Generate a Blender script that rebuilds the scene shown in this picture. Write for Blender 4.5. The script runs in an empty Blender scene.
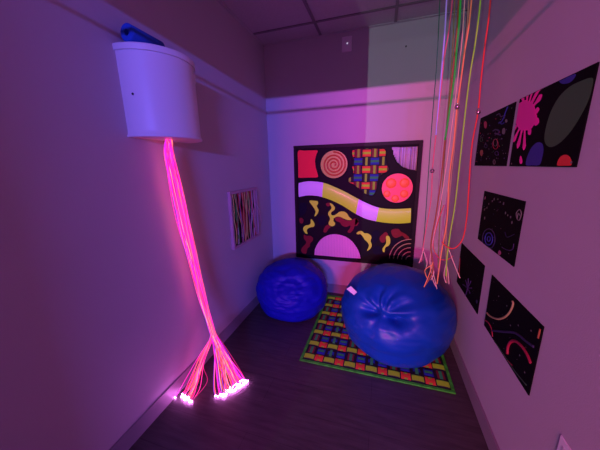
import bpy, bmesh, math, random
from mathutils import Vector, Matrix, noise
random.seed(7)
PI = math.pi
COL = bpy.context.scene.collection
scene = bpy.context.scene

# ------------------------------------------------------------------ room measures (metres)
XL, XR, YB, YF = -1.118, 0.551, 2.488, -0.30
HC, EYE = 2.425, 1.326
YAW, PITCH, ROLL, FPX = math.radians(-17.753), math.radians(-12.976), math.radians(-1.236), 255.515

fw = Vector((math.sin(YAW)*math.cos(PITCH), math.cos(YAW)*math.cos(PITCH), math.sin(PITCH)))
rt = Vector((math.cos(YAW), -math.sin(YAW), 0)); up = rt.cross(fw)
cr, sr = math.cos(ROLL), math.sin(ROLL)
rt, up = cr*rt + sr*up, -sr*rt + cr*up
CAM = Vector((0, 0, EYE))

def at(u, v, axis, val):
    """the place in the room that shows at (u, v) on the plane axis = val"""
    d = fw + rt*((u-300)/FPX) - up*((v-225)/FPX)
    return CAM + d*((val - CAM[axis])/d[axis])

cd = bpy.data.cameras.new('camera'); cam = bpy.data.objects.new('camera', cd); COL.objects.link(cam)
cam.matrix_world = Matrix(((rt.x, up.x, -fw.x, CAM.x), (rt.y, up.y, -fw.y, CAM.y), (rt.z, up.z, -fw.z, CAM.z), (0, 0, 0, 1)))
cd.sensor_width = 36; cd.lens = FPX/600*36; cd.clip_start = 0.01
scene.camera = cam

# ------------------------------------------------------------------ materials
def mat(name, col, rough=.6, metal=0, emit=0, ecol=None, bump=0, bscale=80, vary=0, vscale=6, spec=.5, coat=0):
    m = bpy.data.materials.new(name); m.use_nodes = True
    nt = m.node_tree; b = nt.nodes['Principled BSDF']
    b.inputs['Base Color'].default_value = (*col, 1); b.inputs['Roughness'].default_value = rough
    b.inputs['Metallic'].default_value = metal; b.inputs['Specular IOR Level'].default_value = spec
    if coat: b.inputs['Coat Weight'].default_value = coat; b.inputs['Coat Roughness'].default_value = .15
    if emit:
        b.inputs['Emission Color'].default_value = (*(ecol or col), 1); b.inputs['Emission Strength'].default_value = emit
    tc = nt.nodes.new('ShaderNodeTexCoord')
    if bump:
        n = nt.nodes.new('ShaderNodeTexNoise'); n.inputs['Scale'].default_value = bscale; n.inputs['Detail'].default_value = 4
        bp = nt.nodes.new('ShaderNodeBump'); bp.inputs['Strength'].default_value = bump; bp.inputs['Distance'].default_value = .01
        nt.links.new(tc.outputs['Object'], n.inputs['Vector']); nt.links.new(n.outputs['Fac'], bp.inputs['Height'])
        nt.links.new(bp.outputs['Normal'], b.inputs['Normal'])
    if vary:
        n = nt.nodes.new('ShaderNodeTexNoise'); n.inputs['Scale'].default_value = vscale; n.inputs['Detail'].default_value = 3
        r = nt.nodes.new('ShaderNodeValToRGB')
        r.color_ramp.elements[0].position = .3; r.color_ramp.elements[1].position = .7
        r.color_ramp.elements[0].color = (*[c*(1-vary) for c in col], 1)
        r.color_ramp.elements[1].color = (*[min(1, c*(1+vary)) for c in col], 1)
        nt.links.new(tc.outputs['Object'], n.inputs['Vector']); nt.links.new(n.outputs['Fac'], r.inputs['Fac'])
        nt.links.new(r.outputs['Color'], b.inputs['Base Color'])
    return m

M = {
 'wall': mat('wall_paint', (.56, .52, .56), .6, bump=.08, bscale=220, vary=.02, vscale=2.5, spec=.3),
 'ceil': mat('ceiling_tile', (.55, .53, .55), .95, bump=.5, bscale=160, vary=.05, vscale=60),
 'tbar': mat('ceiling_rail', (.22, .2, .22), .5),
 'base': mat('vinyl_baseboard', (.30, .26, .30), .45, vary=.05),
 'bin': mat('white_plastic', (.86, .84, .86), .35, bump=.02, bscale=30),
 'bindark': mat('dark_plastic', (.02, .02, .03), .4),
 'bluefoam': mat('blue_foam', (.012, .09, .50), .85, bump=.3, bscale=150),
 'black': mat('black_board', (.008, .007, .010), .6, spec=.15),
 'blackf': mat('black_frame', (.010, .008, .012), .5, spec=.2),
 'white': mat('white_plate', (.75, .75, .78), .4),
 'frame': mat('pale_wood_frame', (.55, .34, .42), .5, vary=.08, vscale=12),
 'blackpaper': mat('black_poster', (.004, .004, .005), .85, spec=.08),
}
NEON = {
 'magenta': (.95, .015, .40), 'olive': (.030, .14, .03), 'blue': (.02, .03, .30), 'red': (.85, .045, .03),
 'cream': (.42, .38, .15), 'crimson': (.35, .012, .05), 'navy': (.02, .018, .08), 'green': (.03, .12, .05),
 'violet': (.05, .025, .14), 'grey': (.14, .16, .14), 'orange': (.3, .1, .03), 'pink': (.35, .10, .2)}
for k, c in NEON.items(): M['n_'+k] = mat('paint_'+k, c, .6)

# floor: dark vinyl planks with grain
def floor_mat():
    m = mat('dark_vinyl_planks', (.08, .07, .075), .42); nt = m.node_tree; b = nt.nodes['Principled BSDF']
    tc = nt.nodes.new('ShaderNodeTexCoord'); mp = nt.nodes.new('ShaderNodeMapping')
    mp.inputs['Scale'].default_value = (2.2, 22, 1)
    n = nt.nodes.new('ShaderNodeTexNoise'); n.inputs['Scale'].default_value = 2.0; n.inputs['Detail'].default_value = 8; n.inputs['Roughness'].default_value = .65
    r = nt.nodes.new('ShaderNodeValToRGB')
    r.color_ramp.elements[0].position = .3; r.color_ramp.elements[0].color = (.050, .048, .044, 1)
    r.color_ramp.elements[1].position = .72; r.color_ramp.elements[1].color = (.105, .100, .092, 1)
    br = nt.nodes.new('ShaderNodeTexBrick'); br.inputs['Scale'].default_value = 1; br.inputs['Brick Width'].default_value = 1.2
    br.inputs['Row Height'].default_value = .18; br.inputs['Mortar Size'].default_value = .0015
    br.inputs['Color1'].default_value = (1, 1, 1, 1); br.inputs['Color2'].default_value = (.86, .86, .86, 1); br.inputs['Mortar'].default_value = (.55, .55, .55, 1)
    mx = nt.nodes.new('ShaderNodeMixRGB'); mx.blend_type = 'MULTIPLY'; mx.inputs['Fac'].default_value = 1
    bp = nt.nodes.new('ShaderNodeBump'); bp.inputs['Strength'].default_value = .25; bp.inputs['Distance'].default_value = .004
    L = nt.links.new
    L(tc.outputs['Object'], mp.inputs['Vector']); L(mp.outputs['Vector'], n.inputs['Vector']); L(n.outputs['Fac'], r.inputs['Fac'])
    L(tc.outputs['Object'], br.inputs['Vector']); L(r.outputs['Color'], mx.inputs['Color1']); L(br.outputs['Color'], mx.inputs['Color2'])
    L(mx.outputs['Color'], b.inputs['Base Color']); L(n.outputs['Fac'], bp.inputs['Height']); L(bp.outputs['Normal'], b.inputs['Normal'])
    return m
M['floor'] = floor_mat()

# ------------------------------------------------------------------ mesh helpers
def obj(name, bm, mats, parent=None, smooth=False, kind=None):
    me = bpy.data.meshes.new(name); bmesh.ops.recalc_face_normals(bm, faces=bm.faces) if bm.faces else None
    bm.to_mesh(me); bm.free()
    if smooth:
        for p in me.polygons: p.use_smooth = True
    if not isinstance(mats, (list, tuple)): mats = [mats]
    for m in mats: me.materials.append(m)
    o = bpy.data.objects.new(name, me); COL.objects.link(o)
    if parent is not None:
        o.parent = parent; o.matrix_parent_inverse = Matrix.Translation(-parent.location)
    if kind: o['kind'] = kind
    return o

def tag(o, label, cat, group=None, kind=None):
    o['label'] = label; o['category'] = cat
    if group: o['group'] = group
    if kind: o['kind'] = kind
    return o

def thing(name, label, cat, loc=(0, 0, 0), group=None):
    o = bpy.data.objects.new(name, None); o.empty_display_size = .05; COL.objects.link(o)
    o.location = loc
    return tag(o, label, cat, group)

def box(bm, x0, x1, y0, y1, z0, z1, mi=0, bev=0):
    v = [bm.verts.new(p) for p in ((x0,y0,z0),(x1,y0,z0),(x1,y1,z0),(x0,y1,z0),(x0,y0,z1),(x1,y0,z1),(x1,y1,z1),(x0,y1,z1))]
    fs = [bm.faces.new([v[i] for i in f]) for f in ((3,2,1,0),(4,5,6,7),(0,1,5,4),(1,2,6,5),(2,3,7,6),(3,0,4,7))]
    for f in fs: f.material_index = mi
    if bev:
        es = list({e for f in fs for e in f.edges})
        bmesh.ops.bevel(bm, geom=es, offset=bev, segments=2, affect='EDGES')
    return fs

def boxobj(name, m, parent, *a, bev=0, kind=None):
    bm = bmesh.new(); box(bm, *a, bev=bev); return obj(name, bm, m, parent, kind=kind)

def catmull(pts, n=6, closed=False):
    pts = [Vector(p) for p in pts]; out = []; N = len(pts)
    rng = range(N) if closed else range(N-1)
    for i in rng:
        g = (lambda k: pts[k % N]) if closed else (lambda k: pts[max(0, min(N-1, k))])
        p0, p1, p2, p3 = g(i-1), g(i), g(i+1), g(i+2)
        for j in range(n):
            t = j/n
            out.append(.5*((2*p1) + (p2-p0)*t + (2*p0-5*p1+4*p2-p3)*t*t + (3*p1-p0-3*p2+p3)*t**3))
    if not closed: out.append(pts[-1])
    return out

def tube(bm, pts, r, sides=6, mi=0, caps=True, rs=None):
    pts = [Vector(p) for p in pts]; rings = []; prev = None
    for i, p in enumerate(pts):
        t = (pts[min(i+1, len(pts)-1)] - pts[max(i-1, 0)]).normalized()
        if prev is None:
            a = t.orthogonal().normalized()
        else:
            a = (prev - t*prev.dot(t))
            a = a.normalized() if a.length > 1e-6 else t.orthogonal().normalized()
        prev = a; b = t.cross(a); rr = rs[i] if rs else r
        rings.append([bm.verts.new(p + (a*math.cos(2*PI*k/sides) + b*math.sin(2*PI*k/sides))*rr) for k in range(sides)])
    for i in range(len(rings)-1):
        for k in range(sides):
            f = bm.faces.new((rings[i][k], rings[i][(k+1) % sides], rings[i+1][(k+1) % sides], rings[i+1][k])); f.material_index = mi; f.smooth = True
    if caps:
        bm.faces.new(rings[0][::-1]).material_index = mi; bm.faces.new(rings[-1]).material_index = mi

def slab(bm, pts, nrm, th, mi=0, side=True):
    """closed outline pts (3D, on one plane) given thickness th along nrm"""
    nrm = Vector(nrm); N = len(pts)
    top = [bm.verts.new(Vector(p) + nrm*th) for p in pts]
    f = bm.faces.new(top); f.material_index = mi; f.normal_update()
    if side:
        bot = [bm.verts.new(p) for p in pts]
        for i in range(N):
            g = bm.faces.new((bot[i], bot[(i+1) % N], top[(i+1) % N], top[i])); g.material_index = mi

def tri(bm):
    bm.normal_update()
    bmesh.ops.triangulate(bm, faces=[f for f in bm.faces if len(f.verts) > 4], ngon_method='EAR_CLIP')

def ball(bm, c, r, mi=0, seg=12, ring=8, sc=(1, 1, 1)):
    res = bmesh.ops.create_uvsphere(bm, u_segments=seg, v_segments=ring, radius=r)
    for v in res['verts']: v.co = Vector((v.co.x*sc[0], v.co.y*sc[1], v.co.z*sc[2])) + Vector(c)
    for f in {f for v in res['verts'] for f in v.link_faces}: f.material_index = mi; f.smooth = True

# ------------------------------------------------------------------ the room shell
T = .08
DL, DR, DH = -.72, XR-.02, 2.026                          # the doorway the photo is taken through
boxobj('floor', M['floor'], None, XL-T, XR+T, YF-.1, YB+T, -.06, 0, kind='structure')
boxobj('wall_left', M['wall'], None, XL-T, XL, YF-.1, YB+T, 0, HC, kind='structure')
boxobj('wall_right', M['wall'], None, XR, XR+T, YF-.1, YB+T, 0, HC, kind='structure')
boxobj('wall_back', M['wall'], None, XL, XR, YB, YB+T, 0, HC, kind='structure')
bm = bmesh.new()
box(bm, XL, DL, YF-.1, YF, 0, HC); box(bm, DL, XR, YF-.1, YF, DH, HC)
obj('wall_front', bm, M['wall'], None, kind='structure')
boxobj('trim_1', M['tbar'], None, DL, XR, YF-.04, YF-.03, 1.932, 1.946, kind='structure')   # thin rail below the door head
# ceiling: lay-in tiles with rails
bm = bmesh.new()
box(bm, XL-T, XR+T, YF-.1, YB+T, HC+.006, HC+.06, 0)
gx = [-.566+.61*k for k in range(-1, 3)]; gy = [2.255-.61*k for k in range(0, 5)]
for x in gx:
    if XL < x < XR: box(bm, x-.011, x+.011, YF, YB, HC, HC+.008, 1)
for y in gy:
    box(bm, XL, XR, y-.011, y+.011, HC-.0005, HC+.008, 1)
for x0, x1, y0, y1 in ((XL, XL+.02, YF, YB), (XR-.02, XR, YF, YB), (XL, XR, YB-.02, YB)):
    box(bm, x0, x1, y0, y1, HC-.001, HC+.008, 0)
obj('ceiling', bm, [M['ceil'], M['tbar']], None, kind='structure')
for nm, a in (('baseboard_left', (XL, XL+.008, YF, YB, 0, .098)), ('baseboard_right', (XR-.008, XR, YF, YB, 0, .098)),
              ('baseboard_back', (XL+.008, XR-.008, YB-.008, YB, 0, .098))):
    bm = bmesh.new(); box(bm, *a, bev=.002); obj(nm, bm, M['base'], None, kind='structure')

# ------------------------------------------------------------------ white half-round bin on the left wall
by0, by1, bp_, bz0, bz1 = .942, 1.326, .195, EYE+.146, EYE+.512
def dshape(y0, y1, p, z, n=36, x0=XL):
    yc, w = (y0+y1)/2, (y1-y0)/2
    return [Vector((x0 + p*math.sin(PI*i/n), yc - w*math.cos(PI*i/n), z)) for i in range(n+1)]
bin_t = thing('light_source_bin', 'white half-round plastic bin mounted high on the left wall above the glowing strands', 'wall bin', (XL, (by0+by1)/2, bz0))
bm = bmesh.new()
prof = [(bz0, .985), (bz0, 1.03), (bz0+.006, 1.035), (bz0+.014, 1.01), (bz0+.03, 1.0), (bz1, .995)]
rings = []
for z, s in prof:
    yc, w = (by0+by1)/2, (by1-by0)/2*s
    rings.append([bm.verts.new(p) for p in dshape(yc-w, yc+w, bp_*s, z)])
for a, b in zip(rings, rings[1:]):
    for i in range(len(a)-1): bm.faces.new((a[i], a[i+1], b[i+1], b[i]))
bm.faces.new(rings[0][::-1])
obj('body', bm, M['bin'], bin_t, smooth=False)
for f in bpy.data.objects['body'].data.polygons:
    if len(f.vertices) == 4: f.use_smooth = True
bm = bmesh.new(); rings = []
for z, s in ((bz1-.012, 1.0), (bz1-.012, 1.03), (bz1+.008, 1.035), (bz1+.014, 1.02), (bz1+.014, .5)):
    yc, w = (by0+by1)/2, (by1-by0)/2*s
    rings.append([bm.verts.new(p) for p in dshape(yc-w, yc+w, bp_*s, z)])
for a, b in zip(rings, rings[1:]):
    for i in range(len(a)-1): bm.faces.new((a[i], a[i+1], b[i+1], b[i]))
bm.faces.new(rings[-1])
obj('lid', bm, M['bin'], bin_t)
s_ = bmesh.new(); ball(s_, (XL+.055, by0+.007, EYE+.325), .005); obj('screw', s_, M['bindark'], bin_t)['label'] = 'small dark screw head'
boxobj('latch', M['bin'], bin_t, XL+.075, XL+.10, by1-.022, by1+.004, bz1-.05, bz1-.008, bev=.002)

# blue foam tube on top
bm = bmesh.new(); R1, R2, n = .036, .013, 24
yy = (.955, 1.13); cx, cz = XL+.065, bz1+.015+R1
def ring(y, r): return [bm.verts.new((cx+r*math.cos(2*PI*k/n), y, cz+r*math.sin(2*PI*k/n))) for k in range(n)]
rr = [ring(yy[0], R2), ring(yy[0], R1-.004), ring(yy[0]+.004, R1), ring(yy[1]-.004, R1), ring(yy[1], R1-.004), ring(yy[1], R2)]
for i in range(6):
    a, b = rr[i], rr[(i+1) % 6]
    for k in range(n): bm.faces.new((a[k], a[(k+1) % n], b[(k+1) % n], b[k])).smooth = i in (2,)
tag(obj('foam_tube', bm, M['bluefoam']), 'short hollow blue foam tube lying on top of the white wall bin', 'foam tube')

# ------------------------------------------------------------------ glowing fibre strands
EM = [((1.0, .015, .10), 1.5), ((1.0, .02, .30), 1.2), ((1.0, .12, .03), .9), ((.45, .03, .95), .7), ((1.0, .01, .20), .45), ((.9, .5, .4), .7), ((1.0, .10, .12), 1.5), ((1.0, .01, .50), 1.1)]
FM = [mat('glowing_fibre', (.12, .04, .08), .5, emit=s*1.6, ecol=c) for c, s in EM]
TIP = mat('glowing_fibre_tip', (1, .8, 1), .3, emit=55, ecol=(1.0, .22, 1.0))
fb = thing('fibre_optic_bundle', 'long bundle of glowing pink strands hanging from the white bin to the floor', 'fibre optic strands', (-1.02, 1.12, bz0))
axis = [Vector(p) for p in ((-1.035, 1.090, bz0-.002), at(170, 160, 1, 1.105), at(180, 205, 1, 1.13), at(191, 252, 1, 1.165), at(203, 300, 1, 1.195), at(213, 333, 1, 1.205))]
ax = catmull(axis, 5)
cl = [((187, 398.5), 7, 3, 22), ((234, 388), 15, 4, 54), ((216, 396), 2, 2, 3), ((171, 396), 1, 1, 1)]
tips = []
for (c, su, sv, n) in cl:
    for k in range(n):
        ang = random.random()*2*PI; q = math.sqrt(random.random())
        du, dv = math.cos(ang)*q*su, math.sin(ang)*q*sv
        if c[0] == 234: dv -= du*.55
        if c[0] == 187: dv += du*.5
        tips.append((c[0]+du, c[1]+dv))
for i, tp in enumerate(tips):
    a0 = random.random()*2*PI; q = math.sqrt(random.random()); tw = random.uniform(-2.5, 2.5)
    ph = random.random()*6; pts = []
    for j, p in enumerate(ax):
        s = j/(len(ax)-1)
        rad = (.014 + .022*math.sin(min(1, s*1.15)*PI*.95))*q + .002
        an = a0 + tw*s
        pts.append(p + Vector((math.cos(an)*rad*.75, math.sin(an)*rad, 0)) + Vector((0, .004*math.sin(s*14+ph), 0)))
    e = at(tp[0], tp[1], 2, .008)
    e.x = max(e.x, XL+.014)
    k0 = pts[-1]
    low = k0 + (e-k0)*.45; low.z = .035 + (k0.z)*.42 + random.uniform(-.01, .03)
    mid = k0 + (e-k0)*.8 + Vector((random.uniform(-.015, .015), random.uniform(-.02, .02), 0)); mid.z = .035 + random.uniform(0, .03)
    if random.random() < .12: mid += Vector((random.uniform(-.05, .05), random.uniform(.0, .05), .03))
    for q_ in (low, mid): q_.x = max(q_.x, XL+.02)
    tail = catmull([pts[-4], k0, low, mid, e], 6)[6:]
    path = pts[:-1] + tail
    bm = bmesh.new(); tube(bm, path, .0019, 5)
    fo = obj('strand', bm, FM[i % len(FM)] if random.random() < .7 else random.choice(FM), fb)
    bm = bmesh.new(); ball(bm, e, .0042, seg=8, ring=6); obj('tip', bm, TIP, fo)

# ------------------------------------------------------------------ string picture in pink frame on left wall
fy0, fy1, fz0, fz1 = 1.690, 2.141, EYE-.641, EYE-.181
fr = thing('string_picture', 'pink wooden box frame filled with hanging coloured strings on left wall', 'wall art', (XL, (fy0+fy1)/2, fz0))
bm = bmesh.new(); w, d = .02, .026
for a in ((fy0, fy1, fz0, fz0+w), (fy0, fy1, fz1-w, fz1), (fy0, fy0+w, fz0+w, fz1-w), (fy1-w, fy1, fz0+w, fz1-w)):
    box(bm, XL, XL+d, *a, bev=.002)
obj('frame', bm, M['frame'], fr)
boxobj('backing', M['black'], fr, XL, XL+.008, fy0+w, fy1-w, fz0+w, fz1-w)
SC = [(.72, .42, .50), (.62, .06, .06), (.66, .50, .16), (.12, .36, .08), (.70, .30, .45), (.75, .68, .70), (.45, .12, .25), (.75, .35, .15), (.3, .2, .5)]
SM = [mat('string_yarn', c, .8) for c in SC]
order = [2, 3, 2, 3, 3, 0, 1, 6, 1, 5, 0, 1, 7, 6, 1, 2, 7, 1, 6, 2, 3, 2, 1, 4, 7, 0, 5, 4, 0, 5, 4, 0]
for i, c in enumerate(order):
    y = fy0+w+.012 + (fy1-fy0-2*w-.024)*i/(len(order)-1)
    cross = random.random() < .22
    dy = random.uniform(-.12, .12) if cross else random.uniform(-.015, .015)
    y2 = min(fy1-w-.006, max(fy0+w+.006, y+dy))
    zb = fz0+w+random.choice([0, 0, .004, .02, .05])
    x = XL+.014+random.uniform(0, .014)
    P = [(x, y, fz1-w)]
    for s in (.25, .5, .75): P.append((x+random.uniform(-.003, .006), min(fy1-w-.005, max(fy0+w+.005, y+(y2-y)*s+random.uniform(-.012, .012))), fz1-w+(zb-fz1+w)*s))
    P.append((x, y2, zb))
    bm = bmesh.new(); tube(bm, catmull(P, 5), random.uniform(.0028, .0052), 6); obj('string', bm, SM[c], fr)
for (y, z, c) in ((fy1-.01, fz0+.16, 0), (fy1-.02, fz0+.22, 5)):
    bm = bmesh.new(); tube(bm, catmull([(XL+.02, y-.05, z+.12), (XL+.042, y-.01, z+.05), (XL+.035, y+.03, z), (XL+.02, y+.07, z-.04), (XL+.015, y+.055, z-.07)], 6), .0018, 5)
    obj('string', bm, SM[c], fr)

# ------------------------------------------------------------------ tactile panel on the back wall
px0, px1, pz0, pz1 = -.834, .315, EYE-.947, EYE+.192
YP = YB-.028                                              # face of the board
pn = thing('tactile_panel', 'large square black sensory panel with coloured tactile shapes on the back wall', 'sensory panel', ((px0+px1)/2, YB, pz0))
boxobj('board', M['black'], pn, px0+.01, px1-.01, YP, YB, pz0+.01, pz1-.01)
bm = bmesh.new(); w = .03
for a in ((px0, px1, pz0, pz0+w), (px0, px1, pz1-w, pz1), (px0, px0+w, pz0+w, pz1-w), (px1-w, px1, pz0+w, pz1-w)):
    box(bm, a[0], a[1], YP-.014, YB, a[2], a[3], bev=.003)
obj('frame', bm, M['blackf'], pn)
NB = (0, -1, 0)
def pp(u, v): return at(u, v, 1, YP)
def pxs(l): return [pp(u, v) for u, v in l]
def lip(outline, r=.006):
    """raised black rim round a cut-out"""
    bm = bmesh.new(); c = [Vector(p)+Vector((0, -.003, 0)) for p in outline]; tube(bm, c+[c[0], c[1]], r, 8, caps=False)
    return bm
def zq(l, z=70): # helper for outlines read from an enlargement (x0, y0, factor)
    return l
e2 = lambda l: [(290+x/6.43, 135+y/6.43) for x, y in l]   # enlargements of the panel's quarters
e3 = lambda l: [(355+x/6.43, 135+y/6.43) for x, y in l]
e4 = lambda l: [(290+x/6.43, 195+y/6.43) for x, y in l]
e5 = lambda l: [(355+x/6.43, 195+y/6.43) for x, y in l]
e6 = lambda l: [(340+x/7.5, 140+y/7.5) for x, y in l]
def patch(name, outline, m, th=.008, label=None, rim=True, parent=pn):
    bm = bmesh.new(); slab(bm, outline, NB, th); tri(bm); o = obj(name, bm, m, parent)
    if label: o['label'] = label
    if rim: obj('rim', lip(outline), M['blackf'], o)
    return o
# red textured patch
red_o = catmull(pxs(e2([(52,104),(95,99),(140,98),(180,99),(172,130),(164,165),(168,205),(178,240),(180,272),(120,275),(60,277),(54,270),(53,190)])), 4, True)
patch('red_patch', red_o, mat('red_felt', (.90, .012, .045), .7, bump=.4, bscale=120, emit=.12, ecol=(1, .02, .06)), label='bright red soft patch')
def disc(cu, cv, eu):
    c = pp(cu, cv); r = (pp(cu+eu, cv)-c).length
    return c, r, [c+Vector((r*math.cos(2*PI*k/48), 0, r*math.sin(2*PI*k/48))) for k in range(48)]
# spiral disc
c, r, o_ = disc(290+283/6.43, 135+190/6.43, 89/6.43)
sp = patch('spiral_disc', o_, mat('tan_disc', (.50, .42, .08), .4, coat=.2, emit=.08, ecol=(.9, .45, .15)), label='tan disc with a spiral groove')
bm = bmesh.new(); N = 150
tube(bm, [c+Vector((math.cos(t)*rr_, -.009, math.sin(t)*rr_)) for t, rr_ in [(-.9+2*PI*3.4*k/N, .012+(r*.88-.012)*k/N) for k in range(N+1)]], .0075, 8)
obj('spiral', bm, mat('spiral_groove', (.60, .12, .02), .4), sp)
# pink disc with round bumps
c, r, o_ = disc(355+270/6.43, 135+342/6.43, 103/6.43)
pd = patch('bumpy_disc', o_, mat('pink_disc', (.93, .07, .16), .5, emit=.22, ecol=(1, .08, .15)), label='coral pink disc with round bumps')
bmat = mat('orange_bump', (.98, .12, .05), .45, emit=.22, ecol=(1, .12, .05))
for bx, by, br_ in ((232,310,35),(318,308,32),(205,378,24),(316,378,27),(258,408,25)):
    q = pp(355+bx/6.43, 135+by/6.43); rr_ = br_/6.43*r/(103/6.43)
    bm = bmesh.new(); ball(bm, q+Vector((0, -.008, 0)), rr_, sc=(1, .25, 1), seg=20, ring=12); obj('bump', bm, bmat, pd)
# woven tartan
def inside(p, poly, a, b):
    x, y = p[a], p[b]; c_ = False; n = len(poly); j = n-1
    for i in range(n):
        xi, yi, xj, yj = poly[i][a], poly[i][b], poly[j][a], poly[j][b]
        if (yi > y) != (yj > y) and x < (xj-xi)*(y-yi)/(yj-yi)+xi: c_ = not c_
        j = i
    return c_
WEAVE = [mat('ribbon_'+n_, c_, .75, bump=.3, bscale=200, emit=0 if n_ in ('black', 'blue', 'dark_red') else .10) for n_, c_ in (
    ('black', (.012, .012, .02)), ('red', (.72, .06, .03)), ('yellow', (.40, .60, .02)), ('blue', (.015, .04, .36)),
    ('green', (.03, .25, .10)), ('lime', (.30, .46, .03)), ('dark_red', (.22, .02, .03)), ('bright_green', (.03, .60, .06)))]
def weave_colour(s, t, cell, rug=False):
    i, j = math.floor(s/cell), math.floor(t/cell); fs, ft = s/cell-i, t/cell-j
    redrow = j % 2 == 0; over = (i+j) % 2 == 0
    if rug:
        if over and redrow:
            if ft < .16 or ft > .84: return 0, .1
            return (2 if .26 < ft < .74 else 5), math.sin(PI*fs)*.6+.4
        if redrow:
            if fs < .06 or fs > .94 or ft < .08 or ft > .92: return 0, .1
            return (5 if .34 < fs < .66 and (ft < .3 or ft > .7) else 1), math.sin(PI*ft)*.6+.4
        if over:
            if ft < .12 or ft > .88 or fs < .1 or fs > .9: return 0, .1
            return (4 if .36 < ft < .64 and .2 < fs < .8 else 3), math.sin(PI*fs)*.6+.4
        if fs < .2 or fs > .8: return 0, .1
        return (4 if .4 < fs < .6 else 6 if i % 4 == 0 else 3 if .3 < ft < .7 else 0), .5
    if over:
        if ft < .06 or ft > .94: return 0, 0
        h = math.sin(PI*fs)*.6+.4
        if redrow: return (2 if .33 < ft < .67 else 1), h
        return (4 if .33 < ft < .67 else 3), h
    if fs < .12 or fs > .88: return 0, 0
    h = math.sin(PI*ft)*.6+.4
    if .35 < fs < .65: return (5 if redrow else 4 if i % 2 else 5), h
    return (6 if redrow else 0), h*.6
def weave(bm, place, x0, x1, y0, y1, cell, ok, hgt, sub=11, off=(0, 0), rug=False):
    nx, ny = int(round((x1-x0)/cell*sub)), int(round((y1-y0)/cell*sub)); V = {}
    st = cell/sub
    for i in range(nx+1):
        for j in range(ny+1):
            x, y = x0+i*st, y0+j*st
            _, h = weave_colour(x-x0+off[0]+1e-5, y-y0+off[1]+1e-5, cell, rug); V[i, j] = (x, y, h*hgt)
    W = {}
    def g(i, j):
        if (i, j) not in W: W[i, j] = bm.verts.new(place(*V[i, j]))
        return W[i, j]
    for i in range(nx):
        for j in range(ny):
            x, y = x0+(i+.5)*st, y0+(j+.5)*st
            if not ok(x, y): continue
            mi, _ = weave_colour(x-x0+off[0], y-y0+off[1], cell, rug)
            f = bm.faces.new((g(i, j), g(i+1, j), g(i+1, j+1), g(i, j+1))); f.material_index = mi
tw_o = catmull(pxs(e6([(98,68),(150,62),(240,60),(320,64),(345,82),(345,120),(350,170),(368,205),(360,235),(320,255),(292,285),(285,330),(268,385),(245,415),(200,410),(140,365),(100,335),(62,315),(62,290),(90,268),(97,235),(88,200),(98,150),(90,105)])), 3, True)
tx0, tz0 = min(p.x for p in tw_o)-.01, min(p.z for p in tw_o)-.01; tx1, tz1 = max(p.x for p in tw_o)+.01, max(p.z for p in tw_o)+.01
ref = pp(340+195/7.5, 140+222/7.5); cell = (pp(340+320/7.5, 140+222/7.5)-ref).length/2
offx = (-(ref.x-tx0) + .5*cell) % (2*cell); offz = (-(ref.z-tz0)+.5*cell) % (2*cell)
bm = bmesh.new()
weave(bm, lambda x, y, h: Vector((x, YP-.004-h, y)), tx0, tx1, tz0, tz1, cell, lambda x, y: inside((x, 0, y), tw_o, 0, 2), .004, 11, (offx, offz))
wp = obj('woven_patch', bm, WEAVE, pn, smooth=True); wp['label'] = 'rounded patch of red, yellow, blue and green woven ribbon'
obj('rim', lip(tw_o), M['blackf'], wp)
# corner with hanging rods
cor = pxs(e3([(232,78),(300,76),(403,73),(400,150),(390,228),(345,222),(300,203),(270,175),(258,150),(244,120),(243,100)]))
cw = patch('rod_corner', cor, mat('mirror_backing', (.28, .20, .34), .25, coat=.3), .004, 'pale corner patch of upright rods')
rc = [(.78, .62, .95), (.45, .36, .52), (.80, .72, .85), (.30, .18, .40), (.62, .48, .35), (.75, .62, .75)]
RM = [mat('rod', c_, .3) for c_ in rc]
x0_, x1_ = min(p.x for p in cor), max(p.x for p in cor)
for k in range(22):
    x = x0_ + (x1_-x0_)*(k+.5)/22
    zs = [z/400*.4 for z in ()]
    ztop = None; zb = None
    z = EYE-.3
    while z < EYE+.25:
        if inside((x, 0, z), cor, 0, 2):
            zb = z if zb is None else zb; ztop = z
        z += .003
    if zb is None or ztop-zb < .01: continue
    bm = bmesh.new(); tube(bm, [(x, YP-.007, zb), (x, YP-.007, ztop)], .0032 if k > 3 else .0045, 6)
    obj('rod', bm, RM[0 if k < 5 else (k*7+k//3) % 6], cw)
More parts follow.
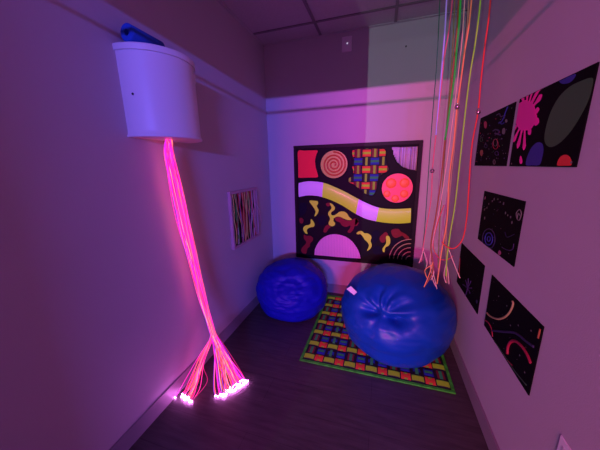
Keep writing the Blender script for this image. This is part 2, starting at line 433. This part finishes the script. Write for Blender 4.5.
# wave band, four segments
topw = [(298.8,182.4),(307,180.8),(316,181),(325,182.5),(334,186),(345,191),(357,197.5),(368,203),(379,207),(390,208.3),(400,208.2),(411,207.5)]
botw = [(299,197.5),(307,196),(316,196.3),(323.5,198),(333,201.5),(343,206.5),(354,213.5),(365,219),(376,221.8),(388,223.5),(400,224),(410.5,223.2)]
T_ = catmull([(u, v, 0) for u, v in topw], 6); B_ = catmull([(u, v, 0) for u, v in botw], 6)
cuts = [0, int(len(T_)*.265), int(len(T_)*.555), int(len(T_)*.70)+2, len(T_)-1]
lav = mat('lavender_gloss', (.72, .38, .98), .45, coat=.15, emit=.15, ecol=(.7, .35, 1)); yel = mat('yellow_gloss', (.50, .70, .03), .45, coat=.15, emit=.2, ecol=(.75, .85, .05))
for k in range(4):
    bm = bmesh.new(); rows = []
    for i in range(cuts[k], cuts[k+1]+1):
        a, b = T_[i], B_[i]; row = []
        for s in range(9):
            q = a.lerp(b, s/8); p = pp(q.x, q.y); p.y -= .002+.012*math.sin(PI*s/8)**.7; row.append(bm.verts.new(p))
        rows.append(row)
    for a, b in zip(rows, rows[1:]):
        for s in range(8): bm.faces.new((a[s], a[s+1], b[s+1], b[s]))
    o = obj('wave_segment', bm, lav if k % 2 == 0 else yel, pn, smooth=True); o['label'] = 'glossy lavender band segment' if k % 2 == 0 else 'glossy yellow band segment'
for L_ in (T_, B_):
    bm = bmesh.new(); tube(bm, [pp(q.x, q.y)+Vector((0, -.003, 0)) for q in L_], .006, 8); obj('wave_rim', bm, M['blackf'], pn)
# half disc with fine ridges
hd = pxs(e4([(157,385),(160,350),(175,315),(200,283),(235,260),(275,250),(315,252),(360,266),(400,295),(430,335),(448,372),(455,408),(380,404),(300,398),(230,391)]))
hd = catmull(hd[:12], 3) + hd[12:]
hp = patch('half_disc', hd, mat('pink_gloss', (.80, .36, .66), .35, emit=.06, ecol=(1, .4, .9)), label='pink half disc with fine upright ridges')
x0_, x1_ = min(p.x for p in hd), max(p.x for p in hd)
rm_ = mat('pink_ridge', (.70, .30, .60), .35)
for k in range(30):
    x = x0_+(x1_-x0_)*(k+.5)/30; zb = ztop = None; z = pz0
    while z < pz1:
        if inside((x, 0, z), hd, 0, 2): zb = z if zb is None else zb; ztop = z
        z += .003
    if zb is None or ztop-zb < .01: continue
    bm = bmesh.new(); tube(bm, [(x, YP-.008, zb), (x, YP-.008, ztop)], .0022, 6); obj('ridge', bm, rm_, hp)
# flame shapes
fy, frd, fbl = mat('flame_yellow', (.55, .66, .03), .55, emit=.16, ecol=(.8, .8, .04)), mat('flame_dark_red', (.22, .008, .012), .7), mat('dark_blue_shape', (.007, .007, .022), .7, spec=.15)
yellow = [
 e4([(125,38),(150,36),(178,40),(180,58),(172,72),(184,95),(180,115),(168,132),(158,136),(163,120),(166,105),(158,88),(145,68)]),
 e4([(135,156),(145,162),(158,185),(154,202),(135,206),(115,216),(108,230),(113,248),(100,244),(88,225),(88,208),(100,196),(122,192),(134,180)]),
 e4([(256,54),(272,58),(289,80),(284,97),(268,108),(264,122),(274,134),(281,150),(279,166),(290,180),(286,195),(268,200),(252,190),(250,175),(258,158),(256,142),(247,126),(249,108),(262,94),(268,78)]), e4([(268,132),(285,130),(302,120),(318,108),(345,106),(366,118),(380,140),(398,157),(375,160),(350,152),(325,140),(302,138),(280,148)]),
 e5([(10,245),(25,233),(45,232),(60,245),(80,246),(100,258),(106,275),(100,295),(108,320),(100,342),(78,358),(85,340),(90,320),(80,302),(62,285),(52,268),(35,250),(20,252)]),
 e5([(200,265),(215,262),(225,278),(226,305),(215,325),(200,332),(192,345),(190,365),(180,362),(177,345),(190,325),(200,310),(200,290)])]
redf = [
 e4([(90,255),(110,262),(130,262),(148,275),(145,295),(130,310),(128,330),(112,345),(105,375),(85,375),(72,358),(80,335),(98,318),(105,300),(92,280)]),
 e4([(62,150),(78,148),(88,165),(80,182),(65,178)]),
 e4([(290,150),(320,140),(350,158),(385,165),(405,155),(425,150),(440,165),(430,185),(415,200),(405,225),(385,243),(370,235),(385,215),(388,195),(360,205),(335,195),(320,175),(300,168)]),
 e4([(232,55),(255,50),(258,68),(240,72)]), e4([(225,205),(245,190),(262,205),(250,215),(232,240),(215,235)]),
 e5([(160,270),(185,245),(200,238),(212,255),(200,275),(192,300),(172,305),(160,290)]),
 e5([(233,230),(250,218),(280,218),(295,235),(320,248),(345,268),(345,282),(325,280),(305,262),(285,268),(260,275),(240,260)]),
 e5([(5,150),(20,165),(22,185),(8,200),(0,190)])]
bluef = [e4([(60,60),(95,50),(110,80),(95,120),(65,130)]), e4([(180,150),(215,130),(235,160),(220,190),(190,195)]), e4([(300,60),(340,55),(370,85),(350,100),(320,95)]),
 e5([(110,240),(145,225),(160,250),(140,300),(115,310)]), e5([(120,330),(160,330),(175,370),(140,385),(115,365)]), e5([(240,290),(290,290),(300,310),(250,330),(230,310)])]
for lst, m_, lb in ((bluef, fbl, 'dark blue curl'), (redf, frd, 'dark red flame'), (yellow, fy, 'yellow flame')):
    for l in lst:
        o = catmull(pxs(l), 3, True); patch('flame', o, m_, {'dark blue curl': .003, 'dark red flame': .005, 'yellow flame': .008}[lb], lb, rim=False)
# tan arcs in the lower right corner
cc = pp(411, 264.5)
am = mat('tan_arc', (.55, .48, .22), .4)
r0 = (pp(386, 264)-cc).length
for k in range(5):
    r_ = r0*(1-.2*k) if k else r0
    bm = bmesh.new()
    tube(bm, [cc+Vector((-.012-r_*.82*math.sin(t), -.004, .045-.0+r_*.9*math.cos(t))) for t in [PI/2*i/24 for i in range(25)]], .0045, 6)
    obj('arc', bm, am, pn)

# ------------------------------------------------------------------ posters on the right wall
def lin(y, z, x=XR-.004): return Vector((x, y, z))
NP = (-1, 0, 0)
class Poster:
    def __init__(s, name, label, y0, y1, z0, z1):
        s.b = bmesh.new(); s.n = name; s.l = label; s.y0, s.y1, s.z0, s.z1 = y0, y1, z0, z1; s.m = [M['blackpaper']]
        box(s.b, XR-.004, XR, y0, y1, z0, z1, 0); s.k = 0
    def mi(s, m):
        if m not in s.m: s.m.append(m)
        return s.m.index(m)
    def clamp(s, p): return Vector((p.x, min(s.y1-.002, max(s.y0+.002, p.y)), min(s.z1-.002, max(s.z0+.002, p.z))))
    def shape(s, px, m, smooth=3):
        s.k += 1
        o = [s.clamp(at(u, v, 0, XR-.004)) for u, v in px]
        if smooth: o = [s.clamp(p) for p in catmull(o, smooth, True)]
        o = [p for i, p in enumerate(o) if (p-o[i-1]).length > 1e-5]
        slab(s.b, o, NP, .0004+.00005*s.k, s.mi(m))
    def loc(s, f, g): # from fractions of the sheet (f to the right as seen, g up)
        return lin(s.y1+(s.y0-s.y1)*f, s.z0+(s.z1-s.z0)*g)
    def poly(s, pts, m):
        s.k += 1; slab(s.b, pts, NP, .0004+.00002*s.k, s.mi(m))
    def dot(s, f, g, r, m, n=10, sc=1):
        c = s.loc(f, g); s.poly([s.clamp(c+Vector((0, r*math.cos(2*PI*k/n), r*sc*math.sin(2*PI*k/n)))) for k in range(n)], m)
    def line(s, pts, r, m):
        P = [s.clamp(at(u, v, 0, XR-.0045)) for u, v in pts]; tube(s.b, catmull(P, 5), r*.72, 6, s.mi(m))
    def lline(s, pts, r, m):
        tube(s.b, [s.clamp(s.loc(*p)) for p in pts], r, 5, s.mi(m))
    def done(s):
        tri(s.b); return tag(obj(s.n, s.b, s.m), s.l, 'poster', 'black neon posters on the right wall')
k_ = .884
P = Poster('poster', 'large black poster with pink splat and dark green blob, upper right wall', 1.119*k_, 1.604*k_, EYE-.023*k_, EYE+.294*k_)
c6 = lambda l: [(500+x/3.75, 55+y/3.75) for x, y in l]
P.shape(c6([(345,85),(348,110),(335,160),(310,215),(270,280),(230,325),(195,345),(175,338),(167,315),(172,275),(190,215),(220,160),(260,120),(305,97)]), M['n_olive'])
P.shape(c6([(222,98),(235,92),(265,76),(285,72),(275,92),(258,105),(235,108)]), M['n_blue'])
P.shape(c6([(97,412),(105,375),(120,345),(140,328),(158,332),(163,355),(158,385),(148,412),(120,414)]), M['n_blue'])
P.shape(c6([(215,414),(220,392),(232,378),(248,374),(262,382),(268,398),(266,414),(240,415)]), M['n_red'])
# pink splat: one outline with drips
sc_ = at(500+95/3.75, 55+230/3.75, 0, XR-.004); s2 = []
drips = [(-100,1.5,.010),(-75,1.75,.009),(-50,1.15,.008),(-20,1.35,.010),(5,1.1,.008),(30,1.35,.009),(52,1.9,.013),(75,1.5,.008),(97,1.2,.008),(120,1.35,.008),(145,1.1,.007),(180,1.2,.008),(-155,1.15,.008),(-127,1.4,.009)]
for dg, ln, wd in drips:
    a_ = math.radians(dg); R0 = .052
    dirv = Vector((0, -math.cos(a_), math.sin(a_))); per = Vector((0, math.sin(a_), math.cos(a_)))
    s2 += [sc_+dirv*R0*1.0-per*wd*.45, sc_+dirv*R0*ln*1.15-per*wd*.6, sc_+dirv*(R0*ln*1.15+wd*1.3)-per*wd*.9, sc_+dirv*(R0*ln*1.15+wd*2.4), sc_+dirv*(R0*ln*1.15+wd*1.3)+per*wd*.9, sc_+dirv*R0*ln*1.15+per*wd*.6, sc_+dirv*R0+per*wd*.45]
def angkey(p): return math.atan2(p.z-sc_.z, -(p.y-sc_.y))
for dg, ln, wd in drips:
    a_ = math.radians(dg); R0 = .064
    dirv = Vector((0, -math.cos(a_), math.sin(a_))); per = Vector((0, math.sin(a_), math.cos(a_))); q = R0*(1+(ln-1)*.85)*1.08; wd *= 1.45
    P.k += 1
    o = [sc_+dirv*R0*.7-per*wd*.9, sc_+dirv*R0*1.05-per*wd*.45, sc_+dirv*q-per*wd*.8, sc_+dirv*(q+wd*1.0)-per*wd*.95, sc_+dirv*(q+wd*2.0), sc_+dirv*(q+wd*1.0)+per*wd*.95, sc_+dirv*q+per*wd*.8, sc_+dirv*R0*1.05+per*wd*.45, sc_+dirv*R0*.7+per*wd*.9]
    slab(P.b, [P.clamp(p) for p in catmull(o, 3)], NP, .0006+.00002*P.k, P.mi(M['n_magenta']))
P.shape([(500+(95+43*math.cos(t)*(1+.06*math.sin(5*t)))/3.75, 55+(228+56*math.sin(t)*(1+.05*math.sin(7*t)))/3.75) for t in [2*PI*i/24 for i in range(24)]], M['n_magenta'])
P.shape(c6([(78,378),(83,392),(83,405),(77,408),(74,395)]), M['n_magenta'])
P.dot(.045, .04, .004, M['n_grey']); P.dot(.95, .05, .004, M['n_grey'])
P.done()

P = Poster('poster', 'small black poster of doodled dots and blue swirls, upper left of the posters', 1.644*k_, 2.137*k_, EYE-.023*k_, EYE+.291*k_)
c5 = lambda l: [(470+x/6, 95+y/6) for x, y in l]
P.line(c5([(228,70),(215,100),(205,130),(190,160),(172,168)]), .004, M['n_blue']); P.line(c5([(160,120),(178,112),(185,130),(200,125),(210,140)]), .0035, M['n_navy'])
P.line(c5([(140,215),(155,208),(175,215),(170,232),(150,230),(185,240)]), .005, M['n_navy']); P.line(c5([(205,165),(190,175),(180,160)]), .003, M['n_blue'])
P.shape(c5([(84,165),(96,158),(102,180),(96,200),(86,192)]), M['n_crimson'])
P.shape(c5([(195,205),(207,198),(212,215),(205,235),(193,230)]), M['n_grey'])
P.shape(c5([(62,335),(75,330),(78,350),(70,368),(62,355)]), M['n_orange'])
P.shape(c5([(212,148),(222,146),(224,160),(214,166)]), M['n_grey'])
for cx_, cy_, a_, b_, m_ in ((152,285,12,22,'grey'), (153,295,16,30,'crimson'), (95,305,8,12,'navy'), (68,268,7,12,'green'), (145,402,6,14,'grey'), (160,350,10,12,'violet')):
    P.line(c5([(cx_+a_*math.cos(t), cy_+b_*math.sin(t)) for t in [2*PI*i/12 for i in range(13)]]), .0016, M['n_'+m_])
for _ in range(70):
    P.dot(random.uniform(.04, .96), random.uniform(.05, .93), random.uniform(.0015, .0035), random.choice([M['n_grey'], M['n_navy'], M['n_crimson'], M['n_green'], M['n_violet'], M['n_navy']]), 8)
P.done()

P = Poster('poster', 'black poster with an arc of pale dots and a blue spiral, middle row', 1.395*k_, 1.889*k_, EYE-.49*k_, EYE-.176*k_)
c7 = lambda l: [(470+x/5.29, 185+y/5.29) for x, y in l]
for x, y, s in ((80,68,1.6),(76,130,1.1),(78,175,1.5),(90,120,.9),(100,100,.9),(118,85,1),(128,75,1.3),(148,75,.8),(178,98,1.2),(188,148,1.2),(215,170,1.1),(222,198,1.2),(160,90,.7),(200,160,.8)):
    q = at(470+x/5.29, 185+y/5.29, 0, XR-.004); P.poly([q+Vector((0, .0042*s*math.cos(t), .0055*s*math.sin(t))) for t in [2*PI*i/10 for i in range(10)]], M['n_grey'] if x != 80 else M['n_pink'])
for rr_, w_ in ((8, .004), (20, .0045), (33, .0035)):
    P.line(c7([(100+rr_*math.cos(t), 285+rr_*1.6*math.sin(t)) for t in [2*PI*i/16 for i in range(17)]]), w_, M['n_blue'] if rr_ < 30 else M['n_navy'])
P.line(c7([(250,180),(245,150),(262,130),(272,150),(262,185),(250,178),(256,150),(262,160)]), .003, M['n_grey'])
P.line(c7([(185,250),(195,275),(215,270),(235,260)]), .002, M['n_navy']); P.line(c7([(170,330),(200,345),(225,340),(232,310)]), .002, M['n_violet'])
P.shape(c7([(150,355),(157,345),(164,358),(158,372),(150,366)]), M['n_pink'])
for _ in range(22): P.dot(random.uniform(.05, .95), random.uniform(.1, .93), .0018, random.choice([M['n_grey'], M['n_navy']]), 8)
P.done()

P = Poster('poster', 'small black poster with a faint violet star burst, lower left of the posters', 1.724*k_, 2.206*k_, EYE-.942*k_, EYE-.614*k_)
c8 = lambda l: [(455+x/5.62, 240+y/5.62) for x, y in l]
for e in ((90,230),(60,225),(45,250),(60,310),(85,300),(95,270),(75,215)):
    P.line(c8([(70,270), ((70+e[0])/2+2, (270+e[1])/2), e]), .0045, M['n_violet'])
P.line(c8([(28,100),(26,150),(22,210)]), .004, M['n_crimson'])
P.shape(c8([(118,342),(124,336),(128,348),(122,358)]), M['n_navy'])
for _ in range(16): P.dot(random.uniform(.05, .95), random.uniform(.1, .93), .0018, random.choice([M['n_green'], M['n_navy']]), 8)
P.done()

P = Poster('poster', 'black poster with cream, red and blue curved lines, lower right of the posters', 1.107*k_, 1.605*k_, EYE-.942*k_, EYE-.622*k_)
c9 = lambda l: [(450+x/2.81, 240+y/2.81) for x, y in l]
P.line(c9([(104,205),(115,215),(135,222),(155,216),(170,200),(178,180),(176,172)]), .0065, M['n_cream'])
P.line(c9([(97,224),(108,232),(117,250),(120,272)]), .0045, M['n_crimson'])
P.line(c9([(162,320),(164,300),(172,286),(186,285),(202,298),(218,322),(228,346)]), .0085, M['n_crimson'])
P.line(c9([(120,255),(150,258),(185,262),(215,285),(236,300)]), .007, M['n_navy'])
P.line(c9([(125,285),(150,320),(180,365),(215,408)]), .003, M['n_green']); P.line(c9([(150,322),(162,338),(175,352)]), .0022, M['n_crimson'])
P.line(c9([(254,250),(251,262),(248,276)]), .005, M['n_orange'])
for x, y in ((137,158),(192,240),(196,324),(160,185),(210,372),(170,240),(228,255)):
    q = at(450+x/2.81, 240+y/2.81, 0, XR-.004); P.poly([q+Vector((0, .0035*math.cos(t), .0035*math.sin(t))) for t in [2*PI*i/8 for i in range(8)]], M['n_grey'])
for _ in range(14): P.dot(random.uniform(.05, .95), random.uniform(.1, .93), .0015, M['n_grey'], 8)
P.done()

# ------------------------------------------------------------------ small wall fittings
q = at(347, 44.5, 1, YB)
sn = thing('motion_sensor', 'small pale rectangular plate with a tiny light near the ceiling on the back wall', 'sensor', tuple(q))
boxobj('plate', mat('mauve_plate', (.85, .75, .85), .5), sn, q.x-.042, q.x+.042, YB-.012, YB, q.z-.058, q.z+.058, bev=.003)
bm = bmesh.new(); ball(bm, (q.x+.004, YB-.013, q.z+.004), .006); obj('lens', bm, mat('indicator_light', (.9, .9, 1), .3, emit=.6, ecol=(.8, .8, 1)), sn)
q = at(406, 46.5, 1, YB)
bm = bmesh.new(); tube(bm, [(q.x, YB-.008, q.z), (q.x, YB, q.z)], .006, 10); tag(obj('wall_anchor', bm, M['bindark']), 'tiny dark screw hole near the top right of the back wall', 'screw')
q = at(562, 434.5, 0, XR)
bm = bmesh.new(); box(bm, XR-.004, XR, q.y-.075, q.y, q.z-.115, q.z, 0, bev=.002)
ol = thing('outlet_plate', 'pale outlet plate low on the right wall, just inside the picture bottom', 'outlet', (XR, q.y-.037, q.z-.115))
obj('plate', bm, mat('lavender_plate', (.92, .90, .95), .4), ol)
for dz in (-.035, -.08):
    boxobj('socket', M['white'], ol, XR-.006, XR-.003, q.y-.055, q.y-.02, q.z+dz-.014, q.z+dz+.014, bev=.001)

# ------------------------------------------------------------------ rug
rx0, rx1, ry0, ry1 = -.49, .475, 1.445, 2.41
rug = thing('woven_rug', 'small woven check rug with a bright green edge under the big blue beanbag', 'rug', ((rx0+rx1)/2, (ry0+ry1)/2, 0))
bm = bmesh.new(); bw = .022
cell_r = (rx1-rx0-2*bw)/13
weave(bm, lambda x, y, h: Vector((x, y, .006+h)), rx0+bw, rx1-bw, ry0+bw, ry0+bw+13*cell_r, cell_r, lambda x, y: True, .005, 11, (0, 0), True)
obj('woven_field', bm, WEAVE, rug, smooth=True)
bm = bmesh.new()
for a in ((rx0, rx1, ry0, ry0+bw), (rx0, rx1, ry1-bw, ry1), (rx0, rx0+bw, ry0+bw, ry1-bw), (rx1-bw, rx1, ry0+bw, ry1-bw)):
    box(bm, a[0], a[1], a[2], a[3], .0005, .008, 0, bev=.003)
obj('border', bm, mat('green_binding', (.05, .50, .03), .7, emit=.02, ecol=(.05, .9, .05), bump=.3, bscale=200, vary=.5, vscale=22), rug)['label'] = 'bright green bound edge'
boxobj('backing', M['black'], rug, rx0+.01, rx1-.01, ry0+.01, ry1-.01, .0005, .0055)

# ------------------------------------------------------------------ beanbags
def beanbag(name, label, c, rx, ry, h, col, dents, wr, rot, base=0.0, wax=False):
    bm = bmesh.new(); NU, NV = 168, 96; V = []
    for j in range(NV+1):
        th = PI*j/NV; row = []
        for i in range(NU):
            ph = 2*PI*i/NU
            d = Vector((math.sin(th)*math.cos(ph), math.sin(th)*math.sin(ph), math.cos(th)))
            z = d.z
            s = 1.0
            # slumped pear: wide low belly, flat underside
            rad = 1.0
            for (az, el, r0, depth, elong, pleat) in dents:
                dv = Vector((math.cos(el)*math.cos(az), math.cos(el)*math.sin(az), math.sin(el)))
                side = Vector((-math.sin(az), math.cos(az), 0)); upv = dv.cross(side)
                if d.dot(dv) < .0: continue
                a, b = d.dot(side), d.dot(upv)
                q = math.sqrt((a/elong)**2 + b**2)
                rad -= depth*math.exp(-(q/r0)**2)
                an = math.atan2(b, a/elong)
                k = pleat*math.exp(-((q-r0*1.1)/(r0*1.3))**2)
                rad -= k*(1-abs(math.sin(an*3.5+1.3*noise.noise(d*2.0)))) * min(1, q/r0*1.5)
                rad -= k*.5*(1-abs(math.sin(an*6+2.2+1.7*noise.noise(d*3.0))))*min(1, q/r0*1.5)
            n1 = noise.noise(d*2.1+Vector((rot, 0, 0)))*.035
            w = d.copy(); w.z *= 3.2
            n2 = (abs(noise.noise(w*2.6+Vector((rot*3, 1, 0))))-.2)*wr
            rad += n1 - n2*max(0, min(1, (z+.9)))
            if not wax:  # deep sunken seat with folds running out of it
                fv = Vector((math.cos(-1.86)*.906, math.sin(-1.86)*.906, .423)); si = Vector((-math.sin(-1.86), math.cos(-1.86), 0)); uv_ = -fv.cross(si)
                uv_ = uv_ if uv_.z > 0 else -uv_
                if d.dot(fv) > 0:
                    a, b = d.dot(si), d.dot(uv_); q = math.hypot(a, b); an = math.degrees(math.atan2(b, a))
                    for g0, gw, gd, r1, r2 in ((78, 9, .055, .30, .22), (112, 10, .05, .28, .2), (48, 9, .04, .34, .2), (150, 10, .05, .25, .16), (12, 8, .06, .30, .16), (-165, 10, .04, .25, .14), (-20, 10, .03, .26, .14), (-70, 14, .02, .2, .12), (-120, 12, .02, .22, .12)):
                        da = (an+12*noise.noise(d*3)-g0+180) % 360-180
                        rad -= gd*1.3*math.exp(-(da/gw)**2)*math.exp(-((q-r1)/r2)**2)
                        rad += gd*.6*math.exp(-((da-gw*2)/gw)**2)*math.exp(-((q-r1)/r2)**2)
            if wax:      # crumpled folds running round the sunken middle
                q = math.acos(max(-1, min(1, d.dot(Vector((math.cos(-1.26)*.85, math.sin(-1.26)*.85, .53)).normalized()))))
                rad -= .034*(1-abs(math.sin(q*9+2.2*noise.noise(d*1.8))))*math.exp(-(q/.9)**2)
            # squash: flatten the bottom
            x, y, zz = d.x*rad, d.y*rad, d.z*rad
            bulge = 1.0
            if zz < -.35:
                t = min(1, (-zz-.35)/.55); zz = -.35-.45*(1-(1-t)**2) ; bulge = 1+.12*t
            else: pass
            px, py = x*rx*bulge, y*ry*bulge
            pz = (zz+.80)/1.80*h
            row.append(bm.verts.new((c[0]+px, c[1]+py, base+max(0, pz))))
        V.append(row)
    for j in range(NV):
        for i in range(NU):
            bm.faces.new((V[j][i], V[j+1][i], V[j+1][(i+1) % NU], V[j][(i+1) % NU]))
    bmesh.ops.remove_doubles(bm, verts=bm.verts, dist=1e-5)
    return bm
vin = mat('blue_vinyl_bright', (.003, .06, .36), .40, bump=.06, bscale=35, spec=.35)
vin2 = mat('blue_vinyl', (.006, .014, .42), .5, bump=.08, bscale=35, spec=.25)
bb = thing('beanbag_chair', 'large round blue vinyl beanbag on the woven rug by the right wall', 'beanbag', (.14, 1.90, .012), 'blue beanbags on the floor')
bm = beanbag('a', '', (.137, 1.845), .40, .395, .585, None, [(math.radians(-120), math.radians(25), .11, .20, 1.7, 0), (math.radians(-92), math.radians(22), .09, .22, 2.0, 0), (math.radians(-100), math.radians(30), .45, .07, 1.4, .015)], .03, 3.1, base=.012)
obj('cover', bm, vin, bb, smooth=True)
q0, q1 = at(347, 288, 1, 1.66), at(357, 292, 1, 1.66)
bm = bmesh.new()
tg = [at(346.5, 289, 1, 1.70), at(351, 286, 1, 1.70), at(357, 292, 1, 1.66), at(354, 295, 1, 1.655)]
slab(bm, tg, (0, -1, .3), .002); obj('tag', bm, mat('white_tag', (.85, .75, .85), .6), bb)['label'] = 'small white care tag'
sb = thing('beanbag_chair', 'smaller blue beanbag on the bare floor in the left corner', 'beanbag', (-.745, 2.10, 0), 'blue beanbags on the floor')
bm = beanbag('b', '', (-.755, 2.07), .335, .32, .49, None, [(math.radians(-72), math.radians(32), .34, .12, 1.6, .02)], .06, 8.4, wax=True)
obj('cover', bm, vin2, sb, smooth=True)

# ------------------------------------------------------------------ hanging cords at right
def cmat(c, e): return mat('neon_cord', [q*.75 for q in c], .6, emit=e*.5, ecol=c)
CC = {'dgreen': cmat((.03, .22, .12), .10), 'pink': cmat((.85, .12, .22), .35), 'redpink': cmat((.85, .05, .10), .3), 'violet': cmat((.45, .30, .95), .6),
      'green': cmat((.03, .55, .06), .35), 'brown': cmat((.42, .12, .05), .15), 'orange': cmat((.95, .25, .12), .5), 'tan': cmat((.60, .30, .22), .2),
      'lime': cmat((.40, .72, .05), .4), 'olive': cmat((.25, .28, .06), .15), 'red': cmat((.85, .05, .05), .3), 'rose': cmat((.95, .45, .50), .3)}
beadm = mat('bell_metal', (.75, .55, .55), .2, metal=.9)
names = {'dgreen': 'dark green', 'redpink': 'red pink', 'rose': 'pale rose'}
G = 'neon cords hanging from the ceiling'
cords = [
 ('dgreen', 1.74, .0030, [(440,-5),(437,60),(433,110),(430,150),(428,180),(425,225),(423,250),(427,273)], 'leftmost of the hanging cords, thin and dark green', None),
 ('violet', 1.70, .0036, [(447,-5),(445,30),(443,55)], None, None),
 ('pink', 1.70, .0036, [(453,-5),(449,30),(444,60),(440,100),(436,135),(432.5,170),(431,200),(425,235),(421,262)], 'pink cord with a low small bell, second from the left', (432.3, 171)),
 ('brown', 1.66, .0046, [(459,-5),(457,30),(453,70),(449,110),(445,140),(441,180),(436,215),(431,245),(433,270),(424,287)], 'thick reddish brown cord twisted with the bright green one', None),
 ('green', 1.655, .0046, [(461,-5),(459.5,20),(457,45),(454,80)], None, None),
 ('orange', 1.64, .0042, [(472,-5),(469,25),(465,50),(461,80),(457,107),(454,140),(449,180),(447,220),(441,255),(437,284)], 'orange pink cord with a metal bell midway down', (457, 107)),
 ('tan', 1.68, .0040, [(469,-5),(467,30),(463,60),(459,100),(454,150),(449,200),(446,240),(447,283)], 'tan cord hanging straight behind the orange pink cord', None),
 ('lime', 1.62, .0038, [(481,-5),(479,15),(475,45),(470,75),(465,115),(459,170),(455,205),(450,235),(447,258),(446,276)], 'bright lime green cord near the right of the group', None),
 ('red', 1.60, .0042, [(491,-5),(488.5,20),(485,45),(481,80),(478,112),(472,145),(469,185),(467,215),(463,238),(455,248),(447,247),(442,242)], 'red cord with a metal bell, rightmost and looping back at its end', (478, 112)),
 ('redpink', 1.72, .0028, [(444,205),(437,225),(433,245),(438,257),(446,260),(453,256)], None, None),
 ('olive', 1.73, .0034, [(455,-5),(452,60),(447,120),(443,180),(440,220),(438,268)], 'dull olive cord hanging among the middle cords', None),
 ('rose', 1.71, .0030, [(465,-5),(462,40),(457,85),(450,140),(441,200),(433,240),(430,262),(433,280),(437,288)], 'pale rose cord ending in frayed pink tips over the beanbag', None)]
merge = {'violet': 'pink', 'green': 'brown', 'redpink': 'rose'}
roots = {}
hub = Vector((.345, 1.66, HC-.16))
for key, Y, r, px, lb, bell in cords:
    pts = [at(u, v, 1, Y) for u, v in px]
    if px[0][1] < 0:
        top = pts[0]; pts = [Vector((top.x+(top.x-pts[1].x)*.5, top.y, HC-.155))] + pts if top.z < HC-.16 else pts
    if key in ('redpink', 'violet', 'green'): continue
    ct = thing('hanging_cord', lb+', at the right', 'cord', tuple(pts[0]), G); roots[key] = ct
    path = catmull(pts, 6)
    if key == 'pink' or key == 'brown':
        # upper stretch shows another neon colour
        sub = [c_ for c_ in cords if c_[0] == ('violet' if key == 'pink' else 'green')][0]
        p2 = [at(u, v, 1, sub[1]) for u, v in sub[3]]; p2 = [Vector((p2[0].x+.004, p2[0].y, HC-.155))]+p2
        p2.append(at(*px[4], 1, Y) if key == 'pink' else at(*px[4], 1, Y-.006))
        bm = bmesh.new(); tube(bm, catmull(p2, 6), sub[2], 6); s_o = obj('strand', bm, CC[sub[0]], ct); s_o['label'] = 'violet strand' if key == 'pink' else 'bright green strand'
    if key == 'rose':
        sub = [c_ for c_ in cords if c_[0] == 'redpink'][0]
        bm = bmesh.new(); tube(bm, catmull([at(u, v, 1, sub[1]) for u, v in sub[3]], 6), sub[2], 6); obj('loop', bm, CC['redpink'], ct)['label'] = 'thin red looped end'
    bm = bmesh.new(); tube(bm, path, r*.85, 7); obj('line', bm, CC[key], ct)
    if bell:
        q = at(bell[0], bell[1], 1, Y-.006)
        bm = bmesh.new(); ball(bm, q, .0125, seg=16, ring=10); ball(bm, q+Vector((0, 0, .014)), .005); obj('bell', bm, beadm, ct)
# frayed tips
fr_pts = {'pink': [[(424,248),(421,258),(419,263)], [(424,252),(427,262),(426,268)]], 'brown': [[(433,262),(429,275),(424,287)], [(432,265),(425,270),(427,278)]],
          'rose': [[(431,262),(434,276),(437,289)], [(430,264),(434,272),(431,280)]], 'tan': [[(446,262),(448,272),(449,284)], [(446,264),(444,275),(446,283)]], 'lime': [[(449,250),(455,266),(460,278)]]}
for key, ls in fr_pts.items():
    Y = [c_ for c_ in cords if c_[0] == key][0][1]
    for l in ls:
        bm = bmesh.new(); tube(bm, catmull([at(u, v, 1, Y-.004) for u, v in l], 5), .0026, 6); obj('frayed_end', bm, CC['rose'] if key != 'brown' else CC['orange'], roots[key])
# the hoop the cords are tied to, just under the ceiling
bm = bmesh.new(); tube(bm, [(hub.x+.16*math.cos(t), hub.y+.09*math.sin(t), HC-.155) for t in [2*PI*i/32 for i in range(33)]], .007, 8)
hp_ = thing('cord_hanger', 'dark hoop under the ceiling that carries the hanging cords', 'hanger', (hub.x, hub.y, HC))
obj('hoop', bm, M['blackf'], hp_)
for t in (0, PI/2, PI, 3*PI/2):
    bm = bmesh.new(); tube(bm, [(hub.x+.16*math.cos(t), hub.y+.09*math.sin(t), HC-.155), (hub.x, hub.y, HC)], .003, 6); obj('wire', bm, M['blackf'], hp_)

# ------------------------------------------------------------------ light: coloured lamps beyond the doorway, dim spill of the next room
def area(name, loc, target, sx, sy, power, col):
    l = bpy.data.lights.new(name, 'AREA'); l.shape = 'RECTANGLE'; l.size = sx; l.size_y = sy; l.energy = power; l.color = col
    o = bpy.data.objects.new(name, l); COL.objects.link(o); o.location = loc
    o.rotation_euler = (Vector(target)-Vector(loc)).to_track_quat('-Z', 'Y').to_euler(); return o
zs = EYE+.807
area('blue_lamp', (1.45, -6.0, zs), (-.6, 2.4, 1.2), 1.3, .05, 400, (.14, .12, 1.0))
area('magenta_lamp', (-.88, -6.0, zs), (-.2, 2.4, 1.2), 1.7, .05, 450, (1.0, .08, .40))
area('white_lamp', (-1.81, -6.0, EYE-.3), (.3, 1.5, 1.3), .02, .4, 105, (.70, .92, .95))
# added violet fill under the ceiling, standing in for the room's ambient glow
l = area('violet_fill', (-.15, .35, HC-.05), (-.15, .9, 0), .8, .8, 2.9, (.50, .12, .74))
w = bpy.data.worlds.new('world'); scene.world = w; w.use_nodes = True
w.node_tree.nodes['Background'].inputs[0].default_value = (.42, .12, .68, 1); w.node_tree.nodes['Background'].inputs[1].default_value = .25
scene.view_settings.view_transform = 'Standard'; scene.view_settings.look = 'None'
scene.view_settings.exposure = -0.12; scene.view_settings.gamma = 1
